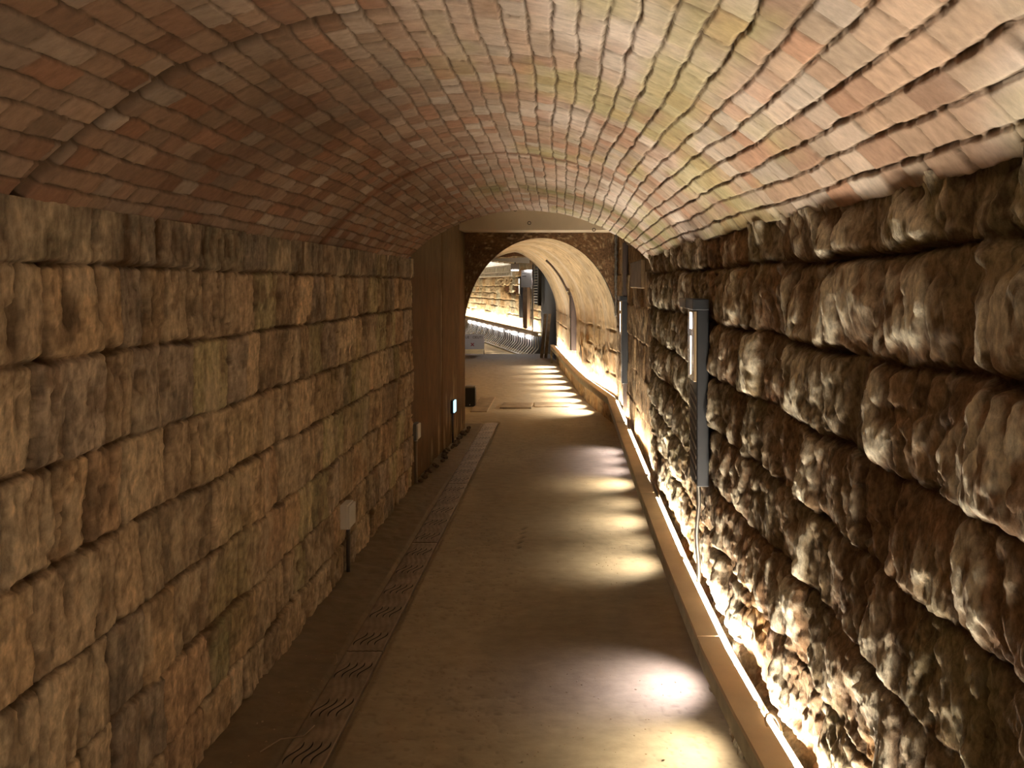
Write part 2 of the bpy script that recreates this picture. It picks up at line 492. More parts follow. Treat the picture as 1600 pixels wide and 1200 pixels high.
# ------------------------------------------------------------------ brick vault
CR_Y = [BACK, 1.0, 2.0, 3.0, 4.1, 4.8, 5.5, 6.6]
CR_H = [0.655, 0.66, 0.672, 0.69, 0.695, 0.665, 0.62, 0.575]
def build_vault():
    nt = 520
    ys = np.concatenate([np.linspace(BACK, 1.0, 80, endpoint=False), spaced(1.0, 6.2, 0.0042, 0.005, 0.016)])
    T = np.linspace(0, 1, nt)
    Y, Tm = np.meshgrid(ys, T, indexing='ij')
    xr = x_right(np.minimum(ys, RIGHT_END)) + 0.015
    xl = np.full_like(ys, XL - 0.015)
    a = (xr - xl) / 2
    cx = (xr + xl) / 2
    crown = np.interp(ys, CR_Y, CR_H)
    k = np.ones(9) / 9
    crown = np.convolve(np.pad(crown, 4, mode='edge'), k, mode='valid')
    rise = crown + EYE - SPR
    R = (a ** 2 + rise ** 2) / (2 * rise)
    cz = SPR + rise - R
    half = np.arcsin(np.clip(a / R, -1, 1))
    ang = (2 * Tm - 1) * half[:, None]              # -half (left) .. +half (right)
    NC = 35
    wob = 0.20 * fbm(Y * 1.1, Tm * 12, 301, 2) + 0.10 * fbm(Y * 9, Tm * 35, 303, 2)
    cc = Tm * NC + wob
    ci = np.clip(np.floor(cc).astype(int), 0, NC - 1)
    cw = 2.3 / NC
    dl = np.minimum(cc - ci, 1 - (cc - ci)) * cw
    rng = np.random.RandomState(5)
    sid = np.zeros(Y.shape, int)
    dt = np.zeros(Y.shape)
    base = 0
    for c in range(NC):
        js = [BACK - 1 + rng.rand() * 0.2]
        while js[-1] < 8:
            js.append(js[-1] + rng.choice([0.085, 0.10, 0.112, 0.125, 0.16]) * rng.uniform(0.9, 1.1))
        js = np.array(js)
        m = ci == c
        yy = Y[m] + 0.004 * fbm(Y[m] * 20, Tm[m] * 80, 307 + c, 2)
        j = np.clip(np.searchsorted(js, yy) - 1, 0, len(js) - 2)
        dt[m] = np.minimum(yy - js[j], js[j + 1] - yy)
        sid[m] = base + j
        base += len(js)
    rag = 0.0035 * fbm(Y * 55, Tm * 150, 309, 3)
    jl = 1 - sstep(0.0, 0.0065, dl + rag)
    jt = (1 - sstep(0.0, 0.0055, dt + rag * 0.6)) * rng.uniform(0.5, 1.0, base)[sid]
    # expansion rings
    ring = np.zeros(Y.shape)
    for yr in (1.88, 4.1):
        ring = np.maximum(ring, 1 - sstep(0.012, 0.028, np.abs(Y - yr + 0.02 * fbm(Tm * 9, Y * 0, 311, 2))))
    ring *= np.where(Y < 3, 1 - sstep(0.4, 0.5, Tm), 1.0)
    d = rng.uniform(-0.003, 0.004, base)[sid] - 0.011 * jl - 0.006 * jt - 0.025 * ring
    d += 0.008 * fbm(Y * 1.7, Tm * 5, 313, 3) + 0.0016 * fbm(Y * 30, Tm * 70, 315, 3)
    d -= 0.014 * sstep(4.1, 4.13, Y) * (1 - sstep(4.5, 5.0, Y))
    pal = np.array([[.44, .31, .23], [.40, .28, .21], [.47, .35, .27], [.50, .40, .33], [.37, .24, .175], [.42, .33, .26], [.53, .45, .385], [.44, .27, .19]])
    col = pal[rng.randint(0, len(pal), base)][sid] * rng.uniform(0.82, 1.15, base)[sid][..., None]
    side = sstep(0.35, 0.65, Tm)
    lime = sstep(-0.1, 0.5, fbm(Y * 1.3 + 3, Tm * 6, 321, 4)) * side
    col = mixc(col, np.array([.80, .71, .65]), lime * 0.8)
    green = sstep(0.0, 0.5, fbm(Y * 2.0, Tm * 9, 323, 4) + 0.1 * (rng.rand(base)[sid] - 0.5)) * side
    col = mixc(col, np.array([.44, .41, .19]), green * 0.6)
    col = mixc(col, col * np.array([.62, .54, .48]), (1 - side) * (0.5 + 0.5 * rng.rand(base)[sid]))  # left half: browner brick, with its dim light also put into the colour
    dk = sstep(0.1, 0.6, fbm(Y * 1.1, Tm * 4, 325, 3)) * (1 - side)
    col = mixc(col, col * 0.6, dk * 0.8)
    stain = np.exp(-((Y - 5.15) / 0.22) ** 2) * sstep(0.3, 0.5, Tm) * sstep(-0.5, 0.2, fbm(Y * 3, Tm * 12, 327, 3))
    col = mixc(col, np.array([.17, .16, .05]), np.clip(stain * 0.9, 0, 1))
    st2 = (1 - sstep(0.03, 0.10, np.abs(Y - 4.12))) * 0.85
    col = mixc(col, np.array([.19, .085, .045]), st2)
    col = mixc(col, np.array([.11, .075, .048]), np.clip(jl * 0.95 + jt * 0.85 + ring, 0, 1))
    rr = R[:, None] - d
    X = cx[:, None] + rr * np.sin(ang)
    Z = cz[:, None] + rr * np.cos(ang)
    # the far end is cut on the skew
    w = 0.03 + 0.17 * sstep(1.0, 6.0, Y)
    Ys = Y - w * (X - cx[:, None]) * np.minimum(1.0, sstep(1.0, 6.2, Y) * 1.1)
    P = np.stack([X, Ys, Z], -1)
    lip = P[-1:].copy()
    lip[..., 0] += 0.25 * np.sin(ang[-1:])
    lip[..., 2] += 0.25 * np.cos(ang[-1:])
    P2 = np.concatenate([P, lip], 0)
    col2 = np.concatenate([col, col[-1:]], 0)
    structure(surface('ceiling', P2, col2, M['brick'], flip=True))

# ------------------------------------------------------------------ floor
def build_floor():
    ys = np.concatenate([np.linspace(BACK, 2.0, 40, endpoint=False), spaced(2.0, 9.4, 0.003, 0.008, 0.014), np.linspace(9.45, 19.1, 200)])
    xs = np.concatenate([np.linspace(-1.62, -1.40, 6, endpoint=False), np.linspace(-1.40, 0.72, 190)])
    Y, X = np.meshgrid(ys, xs, indexing='ij')
    X0 = X.copy()
    far = sstep(9.6, 11.0, Y)
    X = np.where(Y > 9.6, X - far * 2.2 * sstep(0.2, -1.4, X) , X)
    d = 0.005 * fbm(X * 2.5, Y * 1.6, 401, 3) + 0.002 * fbm(X * 18, Y * 14, 403, 3)
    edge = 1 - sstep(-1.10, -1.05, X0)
    d += edge * (0.004 * fbm(X * 20, Y * 22, 405, 3))
    foot = (1 - sstep(-1.33, -1.2, X0)) * (Y < 9.3)
    d += foot * 0.02 * (0.6 + fbm(X * 4, Y * 6, 407, 3))
    pits = sstep(0.78, 0.88, vn(X * 60, Y * 60, 409)) * sstep(0.45, 0.7, vn(X * 2.3, Y * 1.6, 411))
    d -= 0.0025 * pits
    # line of small gouges in the middle of the path
    gx = -0.335 + 0.045 * (Y - 5.25) * 1.2
    gouge = (1 - sstep(0.008, 0.02, np.abs(X - gx + 0.012 * np.sin(Y * 60)))) * sstep(5.05, 5.1, Y) * (1 - sstep(5.5, 5.56, Y)) * (0.5 + 0.5 * np.sin(Y * 62))
    d -= 0.012 * gouge
    under = (X0 > -1.075) & (X0 < -0.87) & (Y < 9.7)
    d = np.where(under, -0.014, d)
    base = np.array([.33, .265, .175])
    col = base * (1 + 0.22 * fbm(X * 2.0, Y * 1.3, 413, 4))[..., None]
    col = mixc(col, np.array([.22, .165, .10]), sstep(0.0, 0.5, fbm(X * 1.2 + 4, Y * 0.8, 415, 3)) * 0.5)
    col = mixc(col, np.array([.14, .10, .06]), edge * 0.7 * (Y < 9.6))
    col = mixc(col, np.array([.46, .38, .27]), sstep(10.1, 10.6, Y) * 0.9)
    col = mixc(col, np.array([.40, .31, .2]), (1 - sstep(0.02, 0.04, np.abs(Y - 12.0 - 0.1 * X))) * 0.6)
    col = mixc(col, np.array([.30, .26, .24]), sstep(16.5, 18.5, Y))
    col = mixc(col, np.array([.06, .04, .025]), np.clip(pits * .35 + gouge, 0, 1) * 0.7)
    P = np.stack([X, Y, d], -1)
    P2 = np.concatenate([P, P[-1:] + np.array([0, 0.005, -0.4])], 0)
    structure(surface('floor', P2, np.concatenate([col, col[-1:]], 0), M['ground'], flip=True))
    # lower floor of the lit passage beyond the step
    ys = np.linspace(19.1, 36, 120)
    xs = np.linspace(-9, 1.0, 90)
    Y, X = np.meshgrid(ys, xs, indexing='ij')
    d = -0.30 + 0.012 * fbm(X * 2, Y * 2, 421, 3)
    col = np.array([.42, .33, .17]) * (1 + 0.3 * fbm(X * 1.2 + Y * .4, Y * 0.8, 423, 4))[..., None]
    structure(surface('floor_far', np.stack([X, Y, d], -1), col, M['ground'], flip=True))

# ------------------------------------------------------------------ middle bay: concrete wall, rough wall, beam, portal
PORTAL_Y = 9.3
def build_middle():
    # concrete wall on the left, with board marks and stains
    ys = np.linspace(LEFT_END - 0.05, PORTAL_Y, 160)
    zs = np.linspace(-0.02, 2.9, 150)
    Y, Z = np.meshgrid(ys, zs, indexing='ij')
    X = -1.352 + (Y - LEFT_END) / (PORTAL_Y - LEFT_END) * (1.352 - 1.271)
    d = 0.004 * fbm(Y * 2, Z * 1.2, 501, 3) + 0.0015 * fbm(Y * 30, Z * 8, 503, 3)
    panel = sstep(7.9, 7.93, Y)
    d += 0.012 * panel
    col = np.array([.105, .056, .024]) * (1 + 0.45 * fbm(Y * 3.2, Z * 0.9, 505, 4))[..., None]
    col = mixc(col, np.array([.10, .06, .03]), sstep(0.0, 0.5, fbm(Y * 7, Z * 0.8, 507, 4)) * 0.7 * (1 - sstep(1.6, 2.0, Z)))
    col = mixc(col, np.array([.33, .24, .13]), sstep(0.2, 0.5, fbm(Y * 9, Z * 2.5, 509, 3)) * (1 - sstep(0.5, 0.9, Z)) * 0.6)
    col = mixc(col, np.array([.12, .09, .05]), sstep(1.7, 2.0, Z) * 0.7)
    col = mixc(col, np.array([.30, .25, .17]), (1 - sstep(0.008, 0.016, np.abs(Y - 7.9))) * sstep(0.6, 0.9, Z) * (1 - sstep(1.6, 1.75, Z)) * 0.8)
    structure(surface('wall_left_concrete', np.stack([X + d, Y, Z], -1), col, M['plaster']))
    # rough stone on the right
    ys = np.linspace(RIGHT_END - 0.05, PORTAL_Y + 0.05, 330)
    zs = np.linspace(-0.02, 2.5, 300)
    Y, Z = np.meshgrid(ys, zs, indexing='ij')
    X = 0.635 - (Y - RIGHT_END) / (PORTAL_Y - RIGHT_END) * 0.045
    sid, n, r, db, dv, u, v = stones(Y, Z, [-0.1, 0.3, 0.62, 0.95, 1.25, 1.55, 1.85, 2.15, 2.7], 0.25, 0.7, 61)
    rng = np.random.RandomState(19)
    bed = (1 - sstep(0, 0.012, db + 0.01 * fbm(Y * 9, Z * 9, 517, 3))) * sstep(-0.2, 0.3, fbm(Y * 2, Z * 3, 518, 2))
    d = rng.uniform(-.01, .012, n)[sid] - 0.014 * bed - 0.014 * (1 - sstep(0, .014, dv)) + 0.014 * fbm(Y * 6, Z * 4, 511, 4) + 0.008 * fbm(Y * 26, Z * 11, 513, 4)
    pal = np.array([[.36, .25, .14], [.30, .20, .11], [.40, .29, .17]])
    col = pal[rng.randint(0, 3, n)][sid]
    col = mixc(col, np.array([.13, .085, .05]), sstep(0.0, 0.4, fbm(Y * 16, Z * 10, 515, 5, 0.65)) * 0.8)
    col = mixc(col, np.array([.10, .065, .04]), bed * 0.7)
    structure(surface('wall_right_rough', np.stack([X - d, Y, Z], -1), col, M['stone_right'], flip=True))
    # roof over the bay
    bm = B()
    box(bm, -1.6, 0.9, 5.6, 9.6, 2.86, 2.96)
    structure(obj('ceiling_middle', bm, M['beam']))
    # the cast beam over the portal, with its tie holes
    bm = B()
    box(bm, -1.40, 0.72, 8.9, 9.3, 2.366, 2.90, bevel=0.006)
    bmt = structure(obj('trim_1', bm, M['beam']))
    for px, py in ((827, 348.5), (805, 327.5), (928, 359)):
        x, z = (px - VPX) / FPX * 8.9, EYE + (VPY - py) / FPX * 8.9
        bm = B()
        pts = [(x + 0.018 * math.cos(t), 8.898, z + 0.018 * math.sin(t)) for t in [k * math.pi / 8 for k in range(17)]]
        tube(bm, pts, 0.004, 6)
        h = obj('tie_hole', bm, M['dark_pipe'], bmt)
    # portal wall of rubble with the arched opening
    cx, a, hs, b = -0.335, 0.935, 1.155, 1.145
    nth = 240
    th = np.linspace(0, 1, nth)
    prof = []
    for t in th:
        prof.append(arch_point(t, cx, a, hs, b, 2.0))
    prof = np.array(prof)                       # x, z from the right foot over the crown to the left foot
    # outer frame point for each profile point: pushed out radially to a rectangle
    rad = np.linspace(0, 1, 90) ** 1.2
    ctr = np.array([cx, 0.9])
    dirv = prof - ctr
    lim = []
    for (dx, dz) in dirv:
        s = 9.0
        if dx > 1e-6: s = min(s, (0.66 - ctr[0]) / dx)
        if dx < -1e-6: s = min(s, (-1.42 - ctr[0]) / dx)
        if dz > 1e-6: s = min(s, (2.75 - ctr[1]) / dz)
        if dz < -1e-6: s = min(s, (-0.02 - ctr[1]) / dz)
        lim.append(max(1.0, s))
    lim = np.array(lim)
    S = 1 + (lim[:, None] - 1) * rad[None, :]
    X = ctr[0] + dirv[:, None, 0] * S
    Z = ctr[1] + dirv[:, None, 1] * S
    fade = sstep(0.0, 0.08, rad)[None, :]
    d = fade * (0.018 * fbm(X * 5, Z * 7, 521, 4) + 0.016 * np.maximum(0, fbm(X * 22, Z * 26, 523, 4)))
    col = np.array([.17, .098, .05]) * (1 + 0.5 * fbm(X * 4, Z * 6, 525, 4))[..., None]
    col = mixc(col, np.array([.46, .34, .2]), sstep(0.25, 0.5, fbm(X * 26, Z * 34, 527, 3)) * sstep(-0.1, 0.3, fbm(X * 3, Z * 3, 529, 3)) * 0.8)
    structure(surface('wall_end', np.stack([X, PORTAL_Y - d, Z], -1), col, M['rubble']))
    # grey mortar seam in the corner, and a patch of concrete in the rough wall
    bm = B()
    zz = np.linspace(1.35, 2.35, 40)
    pts = [(0.565 + 0.004 * math.sin(k * 1.7), 9.27, z) for k, z in enumerate(zz)]
    tube(bm, pts, 0.02, 7, radii=[0.014 + 0.007 * random.random() for _ in zz])
    structure(obj('trim_2', bm, M['seam']))
    bm = B()
    box(bm, 0.585, 0.66, 6.25, 7.35, 1.71, 1.95, bevel=0.01)
    structure(obj('trim_3', bm, M['concrete']))

def arch_point(t, cx, a, hs, b, p, aleft=None):
    """t 0..1: right foot, up the jamb, over the crown, down to the left foot"""
    aleft = aleft or a
    j = 0.22
    if t < j:
        return (cx + a, hs * t / j)
    if t > 1 - j:
        return (cx - aleft, hs * (1 - t) / j)
    q = (t - j) / (1 - 2 * j) * math.pi
    c, s = math.cos(q), math.sin(q)
    ac = abs(c) ** (2.0 / p)
    s2 = max(0.0, s) ** (2.0 / p)
    return (cx + (a if c > 0 else aleft) * math.copysign(ac, c), hs + b * s2)

def build_arch_passage():
    ys = np.linspace(PORTAL_Y - 0.01, 17.2, 300)
    nth = 330
    ts = np.linspace(0, 1, nth)
    X = np.zeros((len(ys), nth)); Z = X.copy(); NX = X.copy(); NZ = X.copy()
    for i, y in enumerate(ys):
        k = float(sstep(PORTAL_Y, 17.2, y))
        a = 0.92
        cx = float(x_arch(y)) - a
        al = 0.935 + 0.5 * min(1.0, (y - PORTAL_Y) / 1.2)
        b = 1.145 + 0.17 * k
        p = 2.0 - 0.4 * k
        pr = np.array([arch_point(t, cx, a, 1.155, b, p, al) for t in ts])
        X[i], Z[i] = pr[:, 0], pr[:, 1]
        dx, dz = np.gradient(pr[:, 0]), np.gradient(pr[:, 1])
        L = np.sqrt(dx * dx + dz * dz) + 1e-9
        NX[i], NZ[i] = -dz / L, dx / L
    Y = np.repeat(ys[:, None], nth, 1)
    arc = np.repeat(ts[None, :], len(ys), 0) * 5.2
    right = arc < 2.6
    sid, n, r, db, dv, u, v = stones(Y, arc, [-0.1, 0.33, 0.62, 0.9, 1.15, 1.4, 1.7, 2.0, 2.4, 2.9, 3.4, 3.9, 4.4, 5.5], 0.3, 0.8, 71)
    rng = np.random.RandomState(29)
    rough = (1 - sstep(0.8, 1.1, arc)) * (1 - sstep(12.2, 12.5, Y))
    low = 1 - sstep(1.15, 1.45, arc)
    bed = (1 - sstep(0.0, 0.008, db + 0.006 * fbm(Y * 9, arc * 9, 618, 3))) * low * sstep(-0.3, 0.2, fbm(Y * 2, arc * 3, 619, 2))
    head = (1 - sstep(0.002, 0.010, dv)) * low * (rng.rand(n) > 0.5)[sid]
    d = -0.012 * bed - 0.008 * head + 0.010 * fbm(Y * 1.2, arc * 2, 601, 3) + 0.002 * fbm(Y * 20, arc * 16, 603, 3)
    d += rough * (0.012 * fbm(Y * 8, arc * 9, 605, 4))
    d += 0.02 * sstep(11.9, 12.3, Y) * sstep(1.8, 2.2, arc)
    edge = sstep(0, 0.03, Y - PORTAL_Y)
    d *= edge
    pal = np.array([[.47, .34, .19], [.43, .31, .17], [.50, .38, .23], [.45, .32, .165]])
    col = pal[rng.randint(0, 4, n)][sid] * low[..., None] + np.array([.47, .36, .215]) * (1 - low[..., None])
    col = col * (1 + 0.30 * fbm(Y * 1.6, arc * 2.6, 607, 4))[..., None]
    col = col * (1 + 0.4 * fbm(Y * 22, arc * 16, 617, 4, 0.7))[..., None]
    spot = sstep(0.35, 0.5, fbm(Y * 10, arc * 9, 621, 4, 0.6))
    col = mixc(col, np.array([.20, .13, .07]), spot * 0.7)
    col = mixc(col, np.array([.56, .50, .40]), sstep(0.0, 0.5, fbm(Y * 2.6 + 1, arc * 0.8, 609, 4)) * 0.6)
    col = mixc(col, np.array([.45, .25, .10]), sstep(0.1, 0.5, fbm(Y * 3.2, arc * 1.4 + 9, 611, 4)) * low * 0.6)
    col = mixc(col, np.array([.13, .085, .05]), np.clip(bed * 0.8 + head * 0.7 + rough * sstep(0.2, 0.5, fbm(Y * 14, arc * 16, 613, 4)) * 0.8, 0, 1))
    P = np.stack([X + NX * d, Y, Z + NZ * d], -1)
    lip = P[-1:].copy()
    lip[..., 0] += -NX[-1:] * 0.3
    lip[..., 2] += -NZ[-1:] * 0.3
    structure(surface('ceiling_arch', np.concatenate([P, lip], 0), np.concatenate([col, col[-1:]], 0), M['plaster']))

# ------------------------------------------------------------------ lit passage beyond
FW0 = Vector((-0.73, 20.5, 0))
FWD = Vector((-0.305, 0.952, 0)).normalized()
FWN = Vector((-FWD.y, FWD.x, 0))
if FWN.x > 0:
    FWN = -FWN
def far(s, off, z):
    return FW0 + FWD * s + FWN * (off - 0.26) + Vector((0, 0, z))

def build_far_room():
    ss = np.linspace(1.0, 14.0, 420)
    zs = np.linspace(-0.35, 2.9, 190)
    S, Z = np.meshgrid(ss, zs, indexing='ij')
    sid, n, r, db, dv, u, v = stones(S, Z, [-0.4, 0.1, 0.45, 0.75, 0.98, 1.2, 1.42, 1.65, 1.95, 3.0], 0.35, 0.9, 81, wob=0.03)
    rng = np.random.RandomState(39)
    bed = 1 - sstep(0.005, 0.03, db)
    head = 1 - sstep(0.005, 0.025, dv)
    hole = sstep(0.15, 0.5, fbm(S * 1.5, Z * 4.5, 701, 4) + 0.55 * np.exp(-((S - 4.2) / 1.6) ** 2 - ((Z - 1.58) / 0.17) ** 2) - 0.12)
    hole = hole * sstep(1.3, 1.42, Z) * (1 - sstep(1.85, 1.95, Z))
    bed = bed * sstep(-0.35, 0.15, fbm(S * 1.1, Z * 4, 707, 3))
    d = -0.02 * bed - 0.018 * head - 0.07 * hole + 0.016 * fbm(S * 4, Z * 5, 703, 4)
    pal = np.array([[.48, .35, .19], [.43, .31, .17], [.52, .40, .24], [.46, .30, .14], [.44, .36, .22]])
    col = pal[rng.randint(0, 5, n)][sid]
    col = mixc(col, np.array([.40, .38, .27]), sstep(0.1, 0.4, fbm(S * 0.9, Z * 1.2, 705, 3)) * 0.7)
    col = col * (1 + 0.5 * fbm(S * 6, Z * 12, 709, 4, 0.65))[..., None]
    col = mixc(col, np.array([.22, .10, .05]), hole)
    col = mixc(col, np.array([.16, .10, .055]), np.clip(bed * .7 + head * .5, 0, 1))
    P = np.zeros(S.shape + (3,))
    for k in range(3):
        P[..., k] = FW0[k] + FWD[k] * S + FWN[k] * (d - 0.26)
    P[..., 2] = Z
    structure(surface('wall_back', P, col, M['stone'], flip=True))
    # black sheet painting the shade of the recess between the arch and the lit wall
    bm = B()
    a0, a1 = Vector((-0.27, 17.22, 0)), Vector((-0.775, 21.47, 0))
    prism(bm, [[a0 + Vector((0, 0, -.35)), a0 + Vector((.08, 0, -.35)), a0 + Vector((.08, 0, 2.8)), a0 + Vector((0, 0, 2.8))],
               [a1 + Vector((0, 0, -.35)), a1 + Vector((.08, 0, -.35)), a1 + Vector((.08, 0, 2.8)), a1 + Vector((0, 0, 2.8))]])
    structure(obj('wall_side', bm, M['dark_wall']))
    # rock hanging over the mouth of the passage
    xs = np.linspace(-4.5, 0.2, 90)
    zs = np.linspace(0, 1, 40)
    X, T = np.meshgrid(xs, zs, indexing='ij')
    Yr = 19.3 + 0.10 * fbm(X * 2, T * 4, 711, 4)
    Zr = 2.43 + T * 0.9 + 0.03 * fbm(X * 3, T * 2, 713, 3) * (1 - T)
    col = np.array([.24, .12, .055]) * (1 + 0.6 * fbm(X * 3, T * 8, 715, 4))[..., None]
    structure(surface('wall_rock', np.stack([X, Yr, Zr], -1), col, M['rubble']))
    bm = B()
    box(bm, -9, 1.2, 17.1, 36, 3.0, 3.1)
    structure(obj('ceiling_far', bm, M['concrete']))

# ------------------------------------------------------------------ ledge along the right wall
def sect(y):
    """frame of the ledge at y: inner edge point and the direction across it"""
    x = x_ledge(y)
    sl = (x_ledge(y + 0.06) - x_ledge(y - 0.06)) / 0.12
    nrm = Vector((1, -sl, 0)).normalized()
    return Vector((x, y, 0)), nrm

def at(y, across, z):
    p, n = sect(y)
    return p + n * across + Vector((0, 0, z))

def run(bm, y0, y1, section, step=0.25, mat=0):
    n = max(2, int(abs(y1 - y0) / step) + 1)
    ys = sorted(set([y0 + (y1 - y0) * k / (n - 1) for k in range(n)] + [k for k in LG_Y if y0 < k < y1]))
    prism(bm, [[at(y, a, z) for a, z in section] for y in ys], mat)

LIGHT_Y = [1.95, 2.40, 2.86, 3.34, 4.78, 5.20, 5.63, 6.10, 6.70, 7.18, 7.60, 7.98, 10.45, 10.95, 11.5, 12.15, 12.9, 13.7, 14.5, 15.35, 16.1]
def build_ledge():
    segs = [(-0.4, 2.935, 'pale ledge board nearest the camera, running out of the bottom of the frame'),
            (2.945, 4.96, 'pale ledge board along the rugged wall under the slim lamp with the flexible conduit'),
            (4.97, 7.45, 'pale ledge board passing the dark notch where the rugged stone wall ends'),
            (7.46, 9.145, 'pale ledge board just before the bend, under the second wall lamp'),
            (9.155, 11.29, 'pale ledge board just past the bend, first inside the arched passage'),
            (11.30, 14.15, 'pale ledge board below the dark unlit lamp of the arched passage'),
            (14.16, 16.95, 'pale ledge board ending beside the leaning planks, with an upright end leg')]
    W = 0.082
    for k, (y0, y1, lab) in enumerate(segs):
        t = thing('ledge_board', at((y0 + y1) / 2, 0.04, 0), lab, 'ledge', 'ledge boards along the right wall')
        inv = Vector(t.location)
        def part(name, bm, mat):
            bmesh.ops.translate(bm, verts=bm.verts[:], vec=-inv)
            return obj(name, bm, mat, t)
        bm = B()
        run(bm, y0, y1, [(-0.004, LEDGE_TOP - 0.018), (W, LEDGE_TOP - 0.018), (W, LEDGE_TOP), (-0.004, LEDGE_TOP)])
        part('top_board', bm, M['board'])
        bm = B()
        run(bm, y0, y1, [(0.0, LEDGE_TOP - 0.088), (0.016, LEDGE_TOP - 0.088), (0.016, LEDGE_TOP - 0.020), (0.0, LEDGE_TOP - 0.020)])
        part('front_rail', bm, M['rail'])
        bm = B()
        run(bm, y0, y1, [(W - 0.008, LEDGE_TOP - 0.066), (W + 0.036, LEDGE_TOP - 0.066), (W + 0.036, LEDGE_TOP - 0.020), (W + 0.033, LEDGE_TOP - 0.020), (W + 0.033, LEDGE_TOP - 0.062), (W - 0.004, LEDGE_TOP - 0.062), (W - 0.004, LEDGE_TOP - 0.019), (W - 0.008, LEDGE_TOP - 0.019)])
        part('tube_channel', bm, M['channel'])
        ln = y1 - y0
        nl = max(2, round(ln / 0.9))
        for j in range(nl):
            y = y0 + 0.08 + (ln - 0.16) * j / (nl - 1)
            while any(abs(y - q) < 0.07 for q in LIGHT_Y):
                y += 0.02 if j == 0 else -0.02
            bm = B()
            run(bm, y - 0.012, y + 0.012, [(0.018, LEDGE_TOP - 0.035), (W - 0.011, LEDGE_TOP - 0.10), (W - 0.011, LEDGE_TOP - 0.019), (0.018, LEDGE_TOP - 0.019)])
            part('bracket', bm, M['leg'])
        if k == 6:
            bm = B()
            run(bm, y1 - 0.06, y1 - 0.005, [(0.0, 0.0), (0.04, 0.0), (0.04, LEDGE_TOP - 0.019), (0.018, LEDGE_TOP - 0.019), (0.018, LEDGE_TOP - 0.09), (0.0, LEDGE_TOP - 0.09)])
            part('end_leg', bm, M['rail'])

# glowing tubes sunk in the gap behind the ledge
def build_tubes():
    spans = [(-1.5, -0.35, 'glowing tube behind the ledge, behind the camera'),
             (-0.3, 1.07, 'glowing tube behind the ledge, below the frame'),
             (1.10, 2.48, 'glowing tube behind the ledge at the bottom edge of the photo'),
             (2.52, 3.83, 'long glowing tube behind the ledge, beside the stained orange foot of the rugged wall'),
             (3.87, 4.95, 'glowing tube behind the ledge where the flexible conduit comes down'),
             (5.55, 6.38, 'glowing tube just past the dark notch at the end of the rugged wall'),
             (6.43, 7.25, 'short glowing tube, second past the dark notch in the wall'),
             (7.70, 9.05, 'glowing tube just before the bend of the ledge, at the second wall lamp'),
             (9.30, 11.4, 'glowing tube washing the wall just inside the arched passage'),
             (11.5, 14.0, 'glowing tube washing the arch wall below the unlit lamp'),
             (14.1, 16.85, 'glowing tube washing the far foot of the arched passage')]
    for y0, y1, lab in spans:
        c = at((y0 + y1) / 2, 0.1, 0.368)
        t = thing('light_tube', c, lab, 'light tube', 'light tubes behind the ledge')
        off = 0.0955
        bm = B()
        ys = sorted(set(list(np.linspace(y0 + 0.01, y1 - 0.01, max(2, int((y1 - y0) / 0.35)))) + [k for k in LG_Y if y0 + .05 < k < y1 - .05]))
        tube(bm, [at(y, off, 0.364) - c for y in ys], 0.0105, 8)
        obj('glowing_glass', bm, M['tube'] if y0 < 9.2 else M['arch_tube'], t)
        for ye, s in ((y0, 1), (y1, -1)):
            bm = B()
            tube(bm, [at(ye, off, 0.364) - c, at(ye + s * 0.012, off, 0.364) - c], 0.0112, 8)
            obj('end_cap', bm, M['white_plastic'], t)

